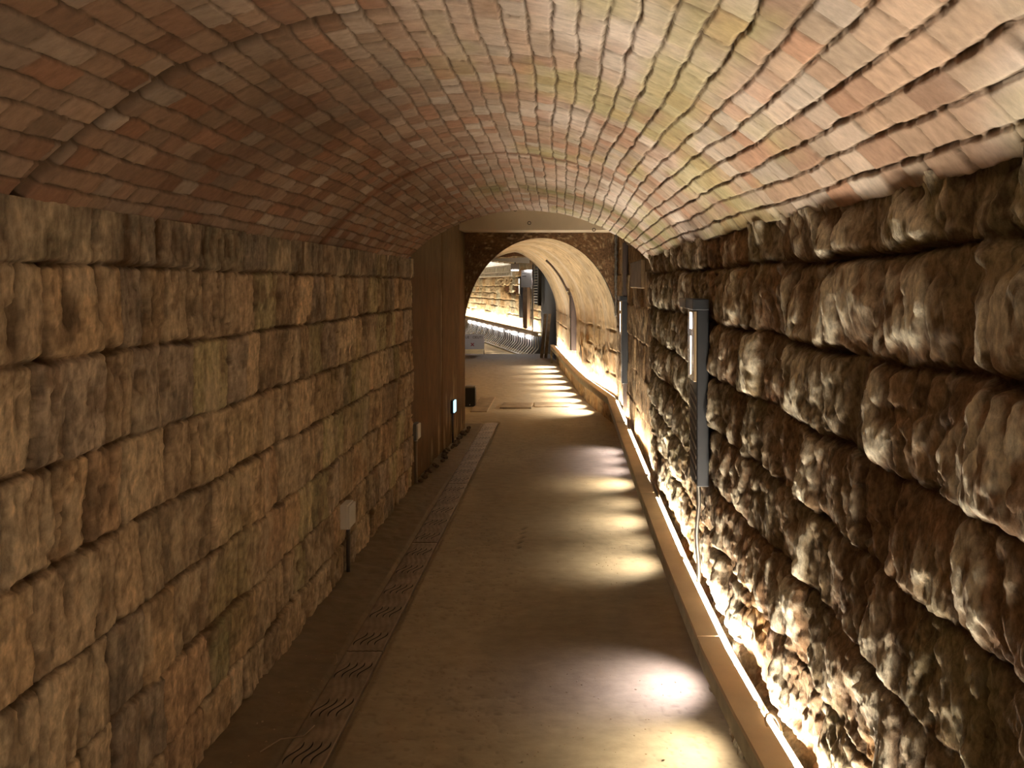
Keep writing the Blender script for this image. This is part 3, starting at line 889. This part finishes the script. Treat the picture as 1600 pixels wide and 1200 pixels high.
# small downlights under the ledge that throw pools on the floor
def build_downlights():
    L = [(1.95, 'w', 1.0, 'downlight under the ledge below the bottom edge of the photo'),
         (2.40, 'w', 1.0, 'downlight under the ledge at the bottom edge, pool out of frame'),
         (2.86, 'w', 1.3, 'downlight casting the warm white pool nearest the camera'),
         (3.34, 'c', 1.3, 'downlight casting the violet-white pool second from the camera'),
         (4.78, 'w', 1.1, 'downlight casting the warm pool after the long dark stretch'),
         (5.20, 'w', 0.45, 'downlight casting a faint warm pool beyond the dark stretch'),
         (5.63, 'w', 1.1, 'downlight casting the warm pool before the ledge notch'),
         (6.10, 'w', 0.45, 'downlight casting a faint warm pool level with the ledge notch'),
         (6.70, 'w', 1.5, 'downlight casting the brightest warm pool of the middle stretch'),
         (7.18, 'c', 0.65, 'downlight casting a dim violet pool, first past the brightest warm one'),
         (7.60, 'c', 0.65, 'downlight casting a dim violet pool, second past the brightest warm one'),
         (7.98, 'c', 0.65, 'downlight casting the last dim violet pool before the dark bend')]
    for j, y in enumerate((10.45, 10.95, 11.5, 12.15, 12.9, 13.7, 14.5, 15.35, 16.1)):
        L.append((y, 'w', 1.6, ('downlight casting the warm pool next to the bend of the ledge', 'downlight casting the second warm pool past the bend',
                  'downlight casting the third warm pool past the bend', 'downlight casting the fourth warm pool past the bend', 'downlight casting the fifth warm pool past the bend',
                  'downlight casting the fourth pool back from the leaning planks', 'downlight casting the third pool back from the leaning planks',
                  'downlight casting the second pool back from the leaning planks', 'downlight casting the pool nearest the leaning planks')[j]))
    for y, kind, pw, lab in L:
        c = at(y, 0.045, LEDGE_TOP - 0.078)
        t = thing('downlight', c, lab, 'light', 'downlights under the ledge')
        p, n = sect(y)
        ang = math.atan2(n.y, n.x)
        rot = Matrix.Rotation(ang, 4, 'Z')
        bm = B()
        box(bm, -0.025, 0.020, -0.04, 0.04, 0.0, 0.03, bevel=0.003)
        bmesh.ops.transform(bm, matrix=rot, verts=bm.verts[:])
        obj('housing', bm, M['charcoal'], t)
        bm = B()
        box(bm, -0.020, 0.015, -0.03, 0.03, -0.004, 0.0005)
        bmesh.ops.transform(bm, matrix=rot, verts=bm.verts[:])
        obj('lens', bm, M['lens_cool'] if kind == 'c' else M['lens_warm'], t)
        ld = bpy.data.lights.new('beam', 'SPOT')
        ld.energy = 18.0 * pw * (1.0 if y < 9 else 2.4)
        ld.color = COOL if kind == 'c' else WARM
        ld.spot_size = math.radians(96)
        ld.spot_blend = 1.0
        ld.shadow_soft_size = 0.02
        lo = bpy.data.objects.new('beam', ld)
        C.objects.link(lo)
        lo.parent = t
        d = (rot.to_3x3() @ Vector((-0.50 if y < 9 else -0.7, 0, -0.86)))
        lo.rotation_euler = d.to_track_quat('-Z', 'Y').to_euler()
        lo.location = (0, 0, -0.012)

# ------------------------------------------------------------------ slim wall lamps
def build_wall_lamp(y, ztop, length, xwall, lit, label, bar_up=None, bar_down=None, color='charcoal', yaw=0.0, depth=0.045, wid=0.17):
    t = thing('wall_lamp', (xwall, y, ztop - length), label, 'wall lamp', 'slim wall lamps')
    t.rotation_euler = (0, 0, yaw)
    bm = B()
    # body: a shallow channel, window recessed in its upper part, louvres below
    box(bm, -depth, 0.02, -wid / 2, wid / 2, 0, length, bevel=0.004)
    obj('body', bm, M[color], t)
    bm = B()
    box(bm, -depth - 0.012, -depth + 0.004, -wid / 2 + 0.012, wid / 2 - 0.012, length * 0.56, length - 0.05, bevel=0.003)
    w = obj('window', bm, M['glass'] if lit else M['brown_metal'], t)
    if lit:
        bm = B()
        x = -depth - 0.0135
        box(bm, x, x + 0.003, -0.028, 0.022, length * 0.84, length - 0.058)
        box(bm, x, x + 0.003, -0.018, 0.008, length * 0.73, length * 0.80)
        box(bm, x, x + 0.003, -0.008, 0.002, length * 0.59, length * 0.73)
        obj('glowing_slit', bm, M['lamp_slit'], w)
    for k in range(9):
        bm = B()
        z = length * (0.06 + 0.053 * k)
        box(bm, -depth - 0.002, -depth + 0.002, -wid / 2 + 0.02, wid / 2 - 0.02, z, z + 0.014)
        for v in bm.verts:
            v.co.z += (v.co.y) * 0.25
        obj('louvre', bm, M['grey_bracket'] if lit else M[color], t)
    bm = B()
    box(bm, -depth - 0.02, 0.02, -wid / 2 - 0.003, wid / 2 + 0.003, length - 0.045, length + 0.004, bevel=0.003)
    obj('cap', bm, M[color], t)
    bm = B()
    box(bm, -depth - 0.022, -0.002, wid / 2 + 0.003, wid / 2 + 0.2, length - 0.042, length + 0.002, bevel=0.003)
    obj('bracket', bm, M['grey_bracket'], t)
    if bar_up:
        bm = B()
        box(bm, -0.03, 0.02, -0.07, 0.07, length, length + bar_up, bevel=0.002)
        obj('upper_bar', bm, M['brown_metal'], t)
    if bar_down:
        bm = B()
        box(bm, -0.025, 0.02, -0.05, 0.05, -bar_down, 0.0, bevel=0.002)
        obj('lower_bar', bm, M['brown_metal'], t)
    return t

def build_lamps():
    build_wall_lamp(3.50, 1.677, 0.828, 0.600, True, 'slim dark wall lamp with a glowing window on the rugged right wall', depth=0.033, wid=0.20)
    build_wall_lamp(8.02, 1.615, 0.90, 0.592, True, 'slim lamp with bars above and below, on the rough wall before the arch', bar_up=0.56, bar_down=0.33)
    sl = math.atan2(0.105, 1.0)
    build_wall_lamp(12.75, 1.60, 0.96, float(x_arch(12.75)) - 0.005, False, 'unlit brown lamp on the lit wall inside the arched passage', color='brown_metal', yaw=sl, depth=0.08)
    # fourth lamp, on the stone wall of the lit passage
    p = far(3.1, 0.0, 0)
    t = build_wall_lamp(p.y, 1.95, 1.25, p.x, True, 'slim dark lamp on the bright stone wall beyond the arch, beside the post', yaw=math.atan2(-FWD.x, FWD.y) , depth=0.09)
    # flexible conduit under the first lamp
    bm = B()
    pts = []
    radii = []
    for k in range(121):
        f = k / 120
        pts.append((0.582 - 0.004 * f + 0.005 * math.sin(f * 9), 3.47 - 0.02 * f, 0.848 - 0.44 * f))
        radii.append(0.0115 if k % 2 else 0.0088)
    tube(bm, pts, 0.01, 10, radii=radii)
    o = obj('conduit', bm, M['flex'])
    tag(o, 'ribbed flexible conduit hanging from the first wall lamp down to the ledge', 'conduit')
    # conduit rising from the unlit lamp over the arch
    bm = B()
    pts = []
    for k in range(22):
        t_ = 0.27 + 0.13 * k / 21
        y = 12.78
        kk = float(sstep(PORTAL_Y, 17.2, y))
        px, pz = arch_point(t_, float(x_arch(y)) - 0.92, 0.92, 1.155, 1.145 + .17 * kk, 2.0 - 0.4 * kk, 1.4)
        pts.append((px - 0.035, y, pz - 0.03))
    pts = [p for p in pts if p[2] > 1.6]
    tube(bm, pts, 0.018, 8)
    o = obj('conduit', bm, M['brown_metal'])
    tag(o, 'dark conduit curving up the arch from the unlit brown lamp', 'conduit')
    bm = B()
    tube(bm, [(float(x_arch(11.9)) - 0.012, 11.9, 0.42), (float(x_arch(11.9)) - 0.012, 11.9, 0.80)], 0.014, 8)
    o = obj('conduit', bm, M['flex'])
    tag(o, 'short grey conduit on the arch wall, right of the unlit lamp', 'conduit')
    # loop of cream cable at the foot of the wall, near the camera
    bm = B()
    pts = []
    for k in range(26):
        a = math.pi * 1.25 * k / 25 - 0.5
        pts.append((0.635 + 0.022 * math.cos(a) - 0.015, 2.33 + 0.035 * math.sin(a), 0.405 + 0.02 * math.sin(a * 0.8)))
    tube(bm, pts, 0.004, 8)
    o = obj('cable', bm, M['cable'])
    tag(o, 'small loop of cream cable in the gap behind the ledge, near the camera', 'cable')

# ------------------------------------------------------------------ small boxes on the left wall
def build_wall_boxes():
    def wbox(x, y, z, label, facem, sidem, pipem, base_z=0.0, glow=False, dep=0.042, ln=0.13):
        t = thing('wall_box', (x, y, z), label, 'box', 'small boxes low on the left wall')
        bm = B()
        box(bm, -0.02, dep * 0.62, -ln / 2, ln / 2, 0, 0.142, bevel=0.004)
        obj('housing', bm, sidem, t)
        bm = B()
        vs = box(bm, dep * 0.60, dep, -ln / 2 + 0.004, ln / 2 - 0.004, 0.006, 0.136, bevel=0.006)
        obj('cover', bm, facem, t)
        bm = B()
        tube(bm, [(0.012, 0.0, 0.0), (0.012, 0.0, -(z - base_z) * 0.5), (0.014, 0.0, -(z - base_z))], 0.011, 8)
        obj('conduit', bm, pipem, t)
        bm = B()
        tube(bm, [(0.012, 0, -0.016), (0.012, 0, 0.001)], 0.014, 8)
        obj('gland', bm, M['white_plastic'] if not glow else M['charcoal'], t)
    wbox(-1.335, 4.60, 0.295, 'white box with a dark pipe on the stone wall, nearest the camera', M['white_plastic'], M['white_plastic'], M['dark_pipe'])
    wbox(-1.345, 6.70, 0.392, 'grey and white box at the end of the left stone wall', M['white_plastic'], M['grey_plastic'], M['pipe'])
    wbox(-1.285, 8.42, 0.335, 'small box glowing pale blue on the stained concrete wall', M['blue'], M['charcoal'], M['dark_pipe'], glow=True)
    # black upright box on the floor beside the concrete pier
    t = thing('floor_box', (-1.40, 10.9, 0), 'black upright box on the floor behind the concrete pier', 'box')
    bm = B()
    box(bm, -0.075, 0.068, 0.0, 0.14, 0.0, 0.268, bevel=0.005)
    obj('body', bm, M['black'], t)
    bm = B()
    box(bm, -0.078, 0.070, -0.004, 0.145, 0.266, 0.290, bevel=0.004)
    obj('lid', bm, M['grey_bracket'], t)
    bm = B()
    box(bm, -0.012, 0.000, -0.004, 0.002, 0.022, 0.036, bevel=0.001)
    obj('badge', bm, M['white_plastic'], t)

# ------------------------------------------------------------------ drain covers
def build_drain():
    x0, x1 = -1.057, -0.886
    first = 2.11 - 1.53
    names = ['drain cover nearest the camera, running out of the bottom of the photo', 'second drain cover from the camera, beside the path',
             'third drain cover from the camera, level with the nearest white wall box', 'fourth drain cover from the camera, in the dim stretch',
             'drain cover with the bright wet patch, fifth from the camera', 'last drain cover, leading to the paving slabs by the concrete pier']
    lens = [1.524] * 6
    y = 2.12
    starts = [0.59, 2.12, 3.65, 5.18, 6.71, 8.24]
    for i, y0 in enumerate(starts):
        y1 = y0 + 1.522 if i < 5 else 9.62
        t = thing('drain_cover', ((x0 + x1) / 2, y0, 0), names[i], 'drain cover', 'slotted drain covers along the left side')
        bm = B()
        ny = int((y1 - y0) / 0.008)
        nx = 24
        g = [[None] * (nx + 1) for _ in range(ny + 1)]
        for a in range(ny + 1):
            for b in range(nx + 1):
                yy = (y1 - y0) * a / ny
                xx = (x1 - x0) * (b / nx - 0.5)
                # shallow cast waves
                w = 0.0011 * math.sin(2 * math.pi * (xx / 0.030 + 0.55 * math.sin(yy / 0.306 * 2 * math.pi)))
                g[a][b] = bm.verts.new((xx, yy, 0.004 + w))
        for a in range(ny):
            for b in range(nx):
                bm.faces.new((g[a][b], g[a][b + 1], g[a + 1][b + 1], g[a + 1][b])).smooth = True
        # skirts
        for a in range(ny):
            for b, s in ((0, 1), (nx, -1)):
                p, q = g[a][b], g[a + 1][b]
                v1, v2 = bm.verts.new(p.co - Vector((0, 0, 0.03))), bm.verts.new(q.co - Vector((0, 0, 0.03)))
                bm.faces.new((p, q, v2, v1))
        for a in (0, ny):
            for b in range(nx):
                p, q = g[a][b], g[a][b + 1]
                v1, v2 = bm.verts.new(p.co - Vector((0, 0, 0.03))), bm.verts.new(q.co - Vector((0, 0, 0.03)))
                bm.faces.new((p, q, v2, v1))
        obj('plate', bm, M['drain'], t)
        # S-shaped slots, a group of four every 0.306 m
        k = 0
        while True:
            yc = 0.122 + 0.306 * k + (0.62 if False else 0.0)
            k += 1
            if yc + 0.09 > y1 - y0:
                break
            bm = B()
            for q in range(4):
                xc = -0.052 + 0.034 * q
                n = 22
                L, Rr = [], []
                for j in range(n + 1):
                    f = j / n
                    ang = (f - 0.5) * 2
                    px = xc + 0.016 * ang + 0.010 * math.sin(ang * math.pi)
                    py = yc + (f - 0.5) * 0.14
                    w = 0.0036 * (1 - abs(ang) ** 3) + 0.0004
                    L.append(bm.verts.new((px - w, py, 0.0062)))
                    Rr.append(bm.verts.new((px + w, py, 0.0062)))
                for j in range(n):
                    bm.faces.new((L[j], Rr[j], Rr[j + 1], L[j + 1]))
            obj('slot', bm, M['slot'], t)

# ------------------------------------------------------------------ slabs, chips, stems, grit
def build_floor_bits():
    def slab(x0, x1, y0, y1, h, label):
        bm = B()
        box(bm, x0, x1, y0, y1, -0.02, h, bevel=0.008)
        for v in bm.verts:
            v.co.x += 0.012 * math.sin(v.co.y * 9 + v.co.x * 5)
        tag(obj('paving_slab', bm, M['slab']), label, 'slab', 'slabs on the floor under the arch')
    slab(-0.96, -0.52, 10.72, 11.15, 0.024, 'pale raised slab on the floor between the black box and the ledge')
    slab(-1.34, -1.12, 10.45, 11.75, 0.012, 'long pale slab on the floor just right of the black box')
    slab(-0.50, 0.02, 10.85, 11.25, 0.013, 'flat pale slab right of the raised slab')
    rng = random.Random(4)
    for k in range(22):
        y = 6.75 + 2.5 * k / 21 + rng.uniform(-.05, .05)
        r = rng.uniform(0.018, 0.034)
        bm = B()
        bmesh.ops.create_icosphere(bm, subdivisions=2, radius=r)
        for v in bm.verts:
            v.co *= 1 + rng.uniform(-0.25, 0.25)
            v.co.z *= 0.8
        o = obj('stone_chip', bm, M['chip'])
        wx = -1.352 + (y - LEFT_END) / (PORTAL_Y - LEFT_END) * 0.081
        o.location = (wx + 0.02 + r + rng.uniform(0, .05), y, r * 0.5 + 0.012)
        tag(o, 'dark stone chip lying along the foot of the concrete wall', 'stone', 'stone chips along the concrete wall')
    for pts, lab in (([(-1.15, 2.86, .006), (-1.10, 2.93, .012), (-1.02, 2.95, .011), (-1.0, 3.02, .012)], 'thin dry stem on the floor beside the nearest drain cover'),
                     ([(-1.17, 3.62, .006), (-1.09, 3.60, .010), (-1.065, 3.53, .012), (-1.07, 3.5, .01)], 'thin dry stem on the floor beside the second drain cover')):
        bm = B()
        tube(bm, pts, 0.0025, 6)
        tag(obj('dry_stem', bm, M['stem']), lab, 'stem')
    # grit on the near floor
    bm = B()
    rng = random.Random(8)
    for k in range(900):
        y = 2.3 + 6.5 * rng.random() ** 1.6
        x = rng.uniform(-1.3, 0.5)
        if -1.08 < x < -0.86:
            continue
        r = rng.uniform(0.0015, 0.0042)
        rr = bmesh.ops.create_icosphere(bm, subdivisions=1, radius=r)
        for v in rr['verts']:
            v.co = Vector((v.co.x * rng.uniform(.7, 1.6), v.co.y * rng.uniform(.7, 1.8), v.co.z * 0.6)) + Vector((x, y, 0.003))
    o = obj('grit', bm, M['stem'])
    tag(o, 'pale grit and crumbs strewn over the packed earth floor', 'grit')
    o['kind'] = 'stuff'

# ------------------------------------------------------------------ fittings of the lit passage
def quad_run(bm, s0, s1, section, n=2, mat=0):
    prism(bm, [[far(s0 + (s1 - s0) * k / (n - 1), o, z) for o, z in section] for k in range(n)], mat)

def build_far_fittings():
    # ledge along the lit wall
    t = thing('ledge_board', (0, 0, 0), 'long ledge with round lights below it along the bright far wall', 'ledge')
    bm = B(); quad_run(bm, 0.35, 13.5, [(0.16, 0.40), (0.26, 0.40), (0.26, 0.42), (0.16, 0.42)]); obj('top_board', bm, M['board'], t)
    bm = B(); quad_run(bm, 0.35, 13.5, [(0.25, 0.30), (0.265, 0.30), (0.265, 0.40), (0.25, 0.40)]); obj('front_rail', bm, M['board'], t)
    bm = B(); quad_run(bm, 1.1, 13.5, [(0.045, 0.31), (0.19, 0.31), (0.19, 0.33), (0.045, 0.33)]); obj('baffle_board', bm, M['board'], t)  # unseen board added to keep tube light off the ribs
    s = 0.3
    for k in range(4):
        s0 = 1.15 + 3.1 * k
        bm = B()
        tube(bm, [far(s0, 0.135, 0.385), far(s0 + 3.0, 0.135, 0.385)], 0.010, 8)
        o = obj('light_tube', bm, M['far_tube'])
        tag(o, ('glowing tube behind the far ledge, nearest the leaning planks', 'glowing tube behind the far ledge under the broken stonework',
                'glowing tube behind the far ledge above the sign', 'glowing tube at the hidden far end of the far ledge')[k], 'light tube', 'tubes behind the far ledge')
    where = ('rightmost of the row', 'second from the right', 'third from the right', 'fourth and thinnest from the right', 'fifth from the right', 'sixth from the right',
             'seventh from the right', 'eighth from the right', 'ninth from the right', 'tenth from the right', 'leftmost in view')
    for k, s in enumerate((1.31, 2.17, 3.07, 3.89, 4.89, 5.77, 6.72, 7.73, 8.63, 9.58, 10.5)):
        bm = B()
        dim = 0.35 if k == 3 else 1.0
        L, H = 0.60, 0.10 * dim
        n = 20
        pts = []
        for j in range(n):
            a = 2 * math.pi * j / n
            ca, sa = math.cos(a), math.sin(a)
            pts.append((math.copysign(abs(ca) ** 0.6, ca) * L / 2, math.copysign(abs(sa) ** 0.8, sa) * H / 2))
        fr = [bm.verts.new(far(s + a, 0.285, 0.235 + b)) for a, b in pts]
        bk = [bm.verts.new(far(s + a, 0.262, 0.235 + b)) for a, b in pts]
        bm.faces.new(fr); bm.faces.new(bk)
        for j in range(n):
            bm.faces.new((fr[j], fr[(j + 1) % n], bk[(j + 1) % n], bk[j]))
        o = obj('oval_light', bm, M['pill'])
        tag(o, 'glowing oval light under the far ledge, ' + where[k], 'light', 'oval lights under the far ledge')
    # white ribs below the far ledge
    t = thing('ribbed_skirt', (0, 0, 0), 'row of bent white ribs below the far ledge, sloping down to the lower floor', 'rib lattice')
    bm = B(); quad_run(bm, 0.45, 13.3, [(0.20, 0.285), (0.235, 0.285), (0.235, 0.305), (0.20, 0.305)]); obj('top_rail', bm, M['white_paint'], t)
    bm = B(); quad_run(bm, 0.45, 13.3, [(0.46, -0.285), (0.50, -0.285), (0.50, -0.255), (0.46, -0.255)]); obj('bottom_rail', bm, M['white_paint'], t)
    bm = B(); quad_run(bm, 0.45, 13.3, [(0.10, 0.29), (0.12, 0.29), (0.12, -0.29), (0.10, -0.29)]); obj('backing', bm, M['dark_wall'], t)  # black sheet added, painting the dark gaps between the ribs
    for k in range(48):
        s = 0.5 + 0.27 * k
        bm = B()
        path = [(0.22, 0.29), (0.22, 0.02), (0.235, -0.03), (0.46, -0.26)]
        w = 0.02
        a = [[bm.verts.new(far(s + sg * w, o, z)) for o, z in path] for sg in (-1, 1)]
        c = [[bm.verts.new(far(s + sg * w, o - 0.02, z - 0.012)) for o, z in path] for sg in (-1, 1)]
        for j in range(3):
            bm.faces.new((a[0][j], a[1][j], a[1][j + 1], a[0][j + 1]))
            bm.faces.new((c[0][j], c[1][j], c[1][j + 1], c[0][j + 1]))
            for q in (0, 1):
                bm.faces.new((a[q][j], a[q][j + 1], c[q][j + 1], c[q][j]))
        obj('rib', bm, M['white_paint'], t)
    # slatted frieze and ribbed ceiling above
    t = thing('slatted_frieze', (0, 0, 0), 'white slatted frieze along the top of the bright far wall', 'slatted frieze')
    for z in (1.98, 2.10, 2.28):
        bm = B(); quad_run(bm, 3.6, 13.0, [(0.19, z), (0.25, z), (0.25, z + 0.03), (0.19, z + 0.03)]); obj('rail', bm, M['white_paint'], t)
    for k in range(38):
        s = 3.65 + 0.25 * k
        bm = B(); quad_run(bm, s - 0.05, s + 0.05, [(0.20, 2.0), (0.24, 2.0), (0.24, 2.29), (0.20, 2.29)]); obj('slat', bm, M['white_paint'], t)
    t = thing('ribbed_ceiling', (0, 0, 0), 'white ceiling of long parallel strips above the bright far wall', 'ceiling panel')
    for k in range(9):
        o0 = 0.18 + 0.20 * k
        z = 2.33 + 0.016 * k
        bm = B(); quad_run(bm, 3.3 - 0.1 * k, 13.0, [(o0, z), (o0 + 0.15, z + 0.006), (o0 + 0.15, z + 0.03), (o0, z + 0.03)]); obj('strip', bm, M['white_paint'], t)
    bm = B()
    prism(bm, [[Vector((-2.0, 20.1, 2.36)), Vector((-1.85, 20.2, 2.36)), Vector((-1.85, 20.2, 2.40)), Vector((-2.0, 20.1, 2.40))],
               [Vector((-1.02, 19.75, 2.27)), Vector((-1.02, 19.85, 2.27)), Vector((-1.02, 19.85, 2.42)), Vector((-1.02, 19.75, 2.42))]])
    o = obj('white_beam', bm, M['white_paint'])
    tag(o, 'white beam end below the brown rock over the far passage', 'beam')
    # post, steel cabinet, pipe, louvred panel
    bm = B()
    quad_run(bm, 1.95, 2.45, [(0.06, 0.42), (0.15, 0.42), (0.15, 1.635), (0.06, 1.635)])
    o = obj('post', bm, M['post']); tag(o, 'brown post standing on the far ledge under the steel cabinet', 'post')
    t = thing('steel_cabinet', (0, 0, 0), 'shiny steel cabinet at the top of the brown post beyond the arch', 'cabinet')
    bm = B(); quad_run(bm, 1.10, 2.40, [(0.02, 1.64), (0.22, 1.64), (0.22, 2.14), (0.02, 2.14)])
    obj('body', bm, M['steel'], t)
    for z in (1.95, 2.03):
        bm = B(); quad_run(bm, 1.8, 2.25, [(0.215, z), (0.224, z), (0.224, z + 0.025), (0.215, z + 0.025)]); obj('vent', bm, M['charcoal'], t)
    bm = B(); quad_run(bm, 1.05, 1.2, [(0.2, 1.60), (0.24, 1.60), (0.24, 1.70), (0.2, 1.70)]); obj('latch', bm, M['white_paint'], t)
    bm = B(); tube(bm, [far(1.0, 0.24, 0.42), far(1.0, 0.24, 2.28)], 0.020, 10)
    o = obj('pipe', bm, M['steel']); tag(o, 'upright steel pipe between the cabinet and the louvred panel', 'pipe')
    t = thing('louvred_panel', (0, 0, 0), 'dark louvred panel with pale blades right of the steel pipe', 'louvre')
    bm = B(); quad_run(bm, 0.42, 0.95, [(0.17, 1.17), (0.20, 1.17), (0.20, 2.22), (0.17, 2.22)]); obj('backing', bm, M['black'], t)
    for k in range(13):
        z = 1.22 + 0.076 * k
        bm = B(); quad_run(bm, 0.46, 0.90, [(0.20, z + 0.018), (0.245, z), (0.25, z + 0.012), (0.203, z + 0.030)]); obj('blade', bm, M['white_paint'], t)
    bm = B(); quad_run(bm, 0.34, 0.42, [(0.17, 1.15), (0.26, 1.15), (0.26, 2.23), (0.17, 2.23)]); obj('stile', bm, M['leg'], t)
    # floodlight under the beam
    t = thing('floodlight', far(2.2, 0.45, 2.13), 'small pale floodlight below the white beam end', 'floodlight')
    bm = B(); box(bm, -0.12, 0.12, -0.08, 0.08, 0.02, 0.20, bevel=0.01); obj('housing', bm, M['grey_bracket'], t)
    bm = B(); box(bm, -0.10, 0.10, -0.09, 0.07, 0.0, 0.02, bevel=0.004); obj('lens', bm, M['flood'], t)
    ld = bpy.data.lights.new('beam', 'SPOT')
    ld.energy = 130
    ld.color = (1.0, 0.93, 0.85)
    ld.spot_size = math.radians(110)
    ld.spot_blend = 1.0
    ld.shadow_soft_size = 0.06
    lo = bpy.data.objects.new('beam', ld)
    C.objects.link(lo)
    lo.parent = t
    lo.location = (0, -0.02, -0.02)
    lo.rotation_euler = Vector((-0.15, -0.75, -0.65)).to_track_quat('-Z', 'Y').to_euler()
    bm = B(); box(bm, -0.02, 0.02, -0.02, 0.02, 0.20, 0.32); obj('arm', bm, M['leg'], t)
    # pale box on the rock
    bm = B(); box(bm, -1.66, -1.545, 18.95, 19.25, 2.50, 2.62, bevel=0.006)
    o = obj('junction_box', bm, M['beam']); tag(o, 'pale junction box on the brown rock over the far passage', 'box')
    # planks leaning in the corner
    for k, (xb, xt, lab) in enumerate(((-0.645, -0.555, 'left of the two old planks leaning in the dark corner'), (-0.545, -0.455, 'right of the two old planks leaning in the dark corner'))):
        bm = B()
        y0, y1 = 18.0, 18.2
        w = 0.036
        prism(bm, [[Vector((xb - w, y0, 0.005)), Vector((xb + w, y0, 0.005)), Vector((xb + w, y0 + .03, 0.005)), Vector((xb - w, y0 + .03, 0.005))],
                   [Vector((xt - w, y1, 1.03)), Vector((xt + w, y1, 1.03)), Vector((xt + w, y1 + .03, 1.03)), Vector((xt - w, y1 + .03, 1.03))]])
        o = obj('plank', bm, M['plank']); tag(o, lab, 'plank', 'leaning planks')
    # standing sign at the edge of the step
    t = thing('sign', (-2.36, 18.95, 0), 'white standing sign with dark letters and a red cross at the step', 'sign')
    bm = B(); box(bm, -0.30, 0.27, -0.008, 0.008, 0.13, 0.50, bevel=0.012); obj('board', bm, M['sign'], t)
    bm = B(); tube(bm, [(0.262, 0.0, 0.0), (0.262, 0.0, 0.14)], 0.010, 8); obj('leg', bm, M['white_paint'], t)
    bm = B(); tube(bm, [(-0.29, 0.0, 0.0), (-0.29, 0.0, 0.14)], 0.010, 8); obj('leg', bm, M['white_paint'], t)
    bm = B()
    for sg in (-1, 1):
        rot = Matrix.Rotation(sg * math.pi / 4, 3, 'Y')
        vs = box(bm, -0.053, 0.053, -0.002, 0.002, -0.010, 0.010)
        for v in vs:
            v.co = rot @ v.co + Vector((-0.02, -0.011, 0.245))
    obj('cross', bm, M['red'], t)
    for txt, x in (('TIUE', -0.185), ('OEUTI', 0.105)):
        fc = bpy.data.curves.new('lettering', 'FONT')
        fc.body = txt
        fc.size = 0.085
        fc.extrude = 0.001
        fc.align_x = 'CENTER'
        tmp = bpy.data.objects.new('lettering', fc)
        C.objects.link(tmp)
        dg = bpy.context.evaluated_depsgraph_get()
        me = bpy.data.meshes.new_from_object(tmp.evaluated_get(dg))
        bpy.data.objects.remove(tmp)
        me.materials.clear()
        o = link_mesh('lettering', me, M['ink'], t)
        o.rotation_euler = (math.pi / 2, 0, 0)
        o.location = (x, -0.011, 0.395)

build_left_wall()
build_right_wall()
build_vault()
build_floor()
build_middle()
build_arch_passage()
build_far_room()
build_ledge()
build_tubes()
build_downlights()
build_lamps()
build_wall_boxes()
build_drain()
build_floor_bits()
build_far_fittings()
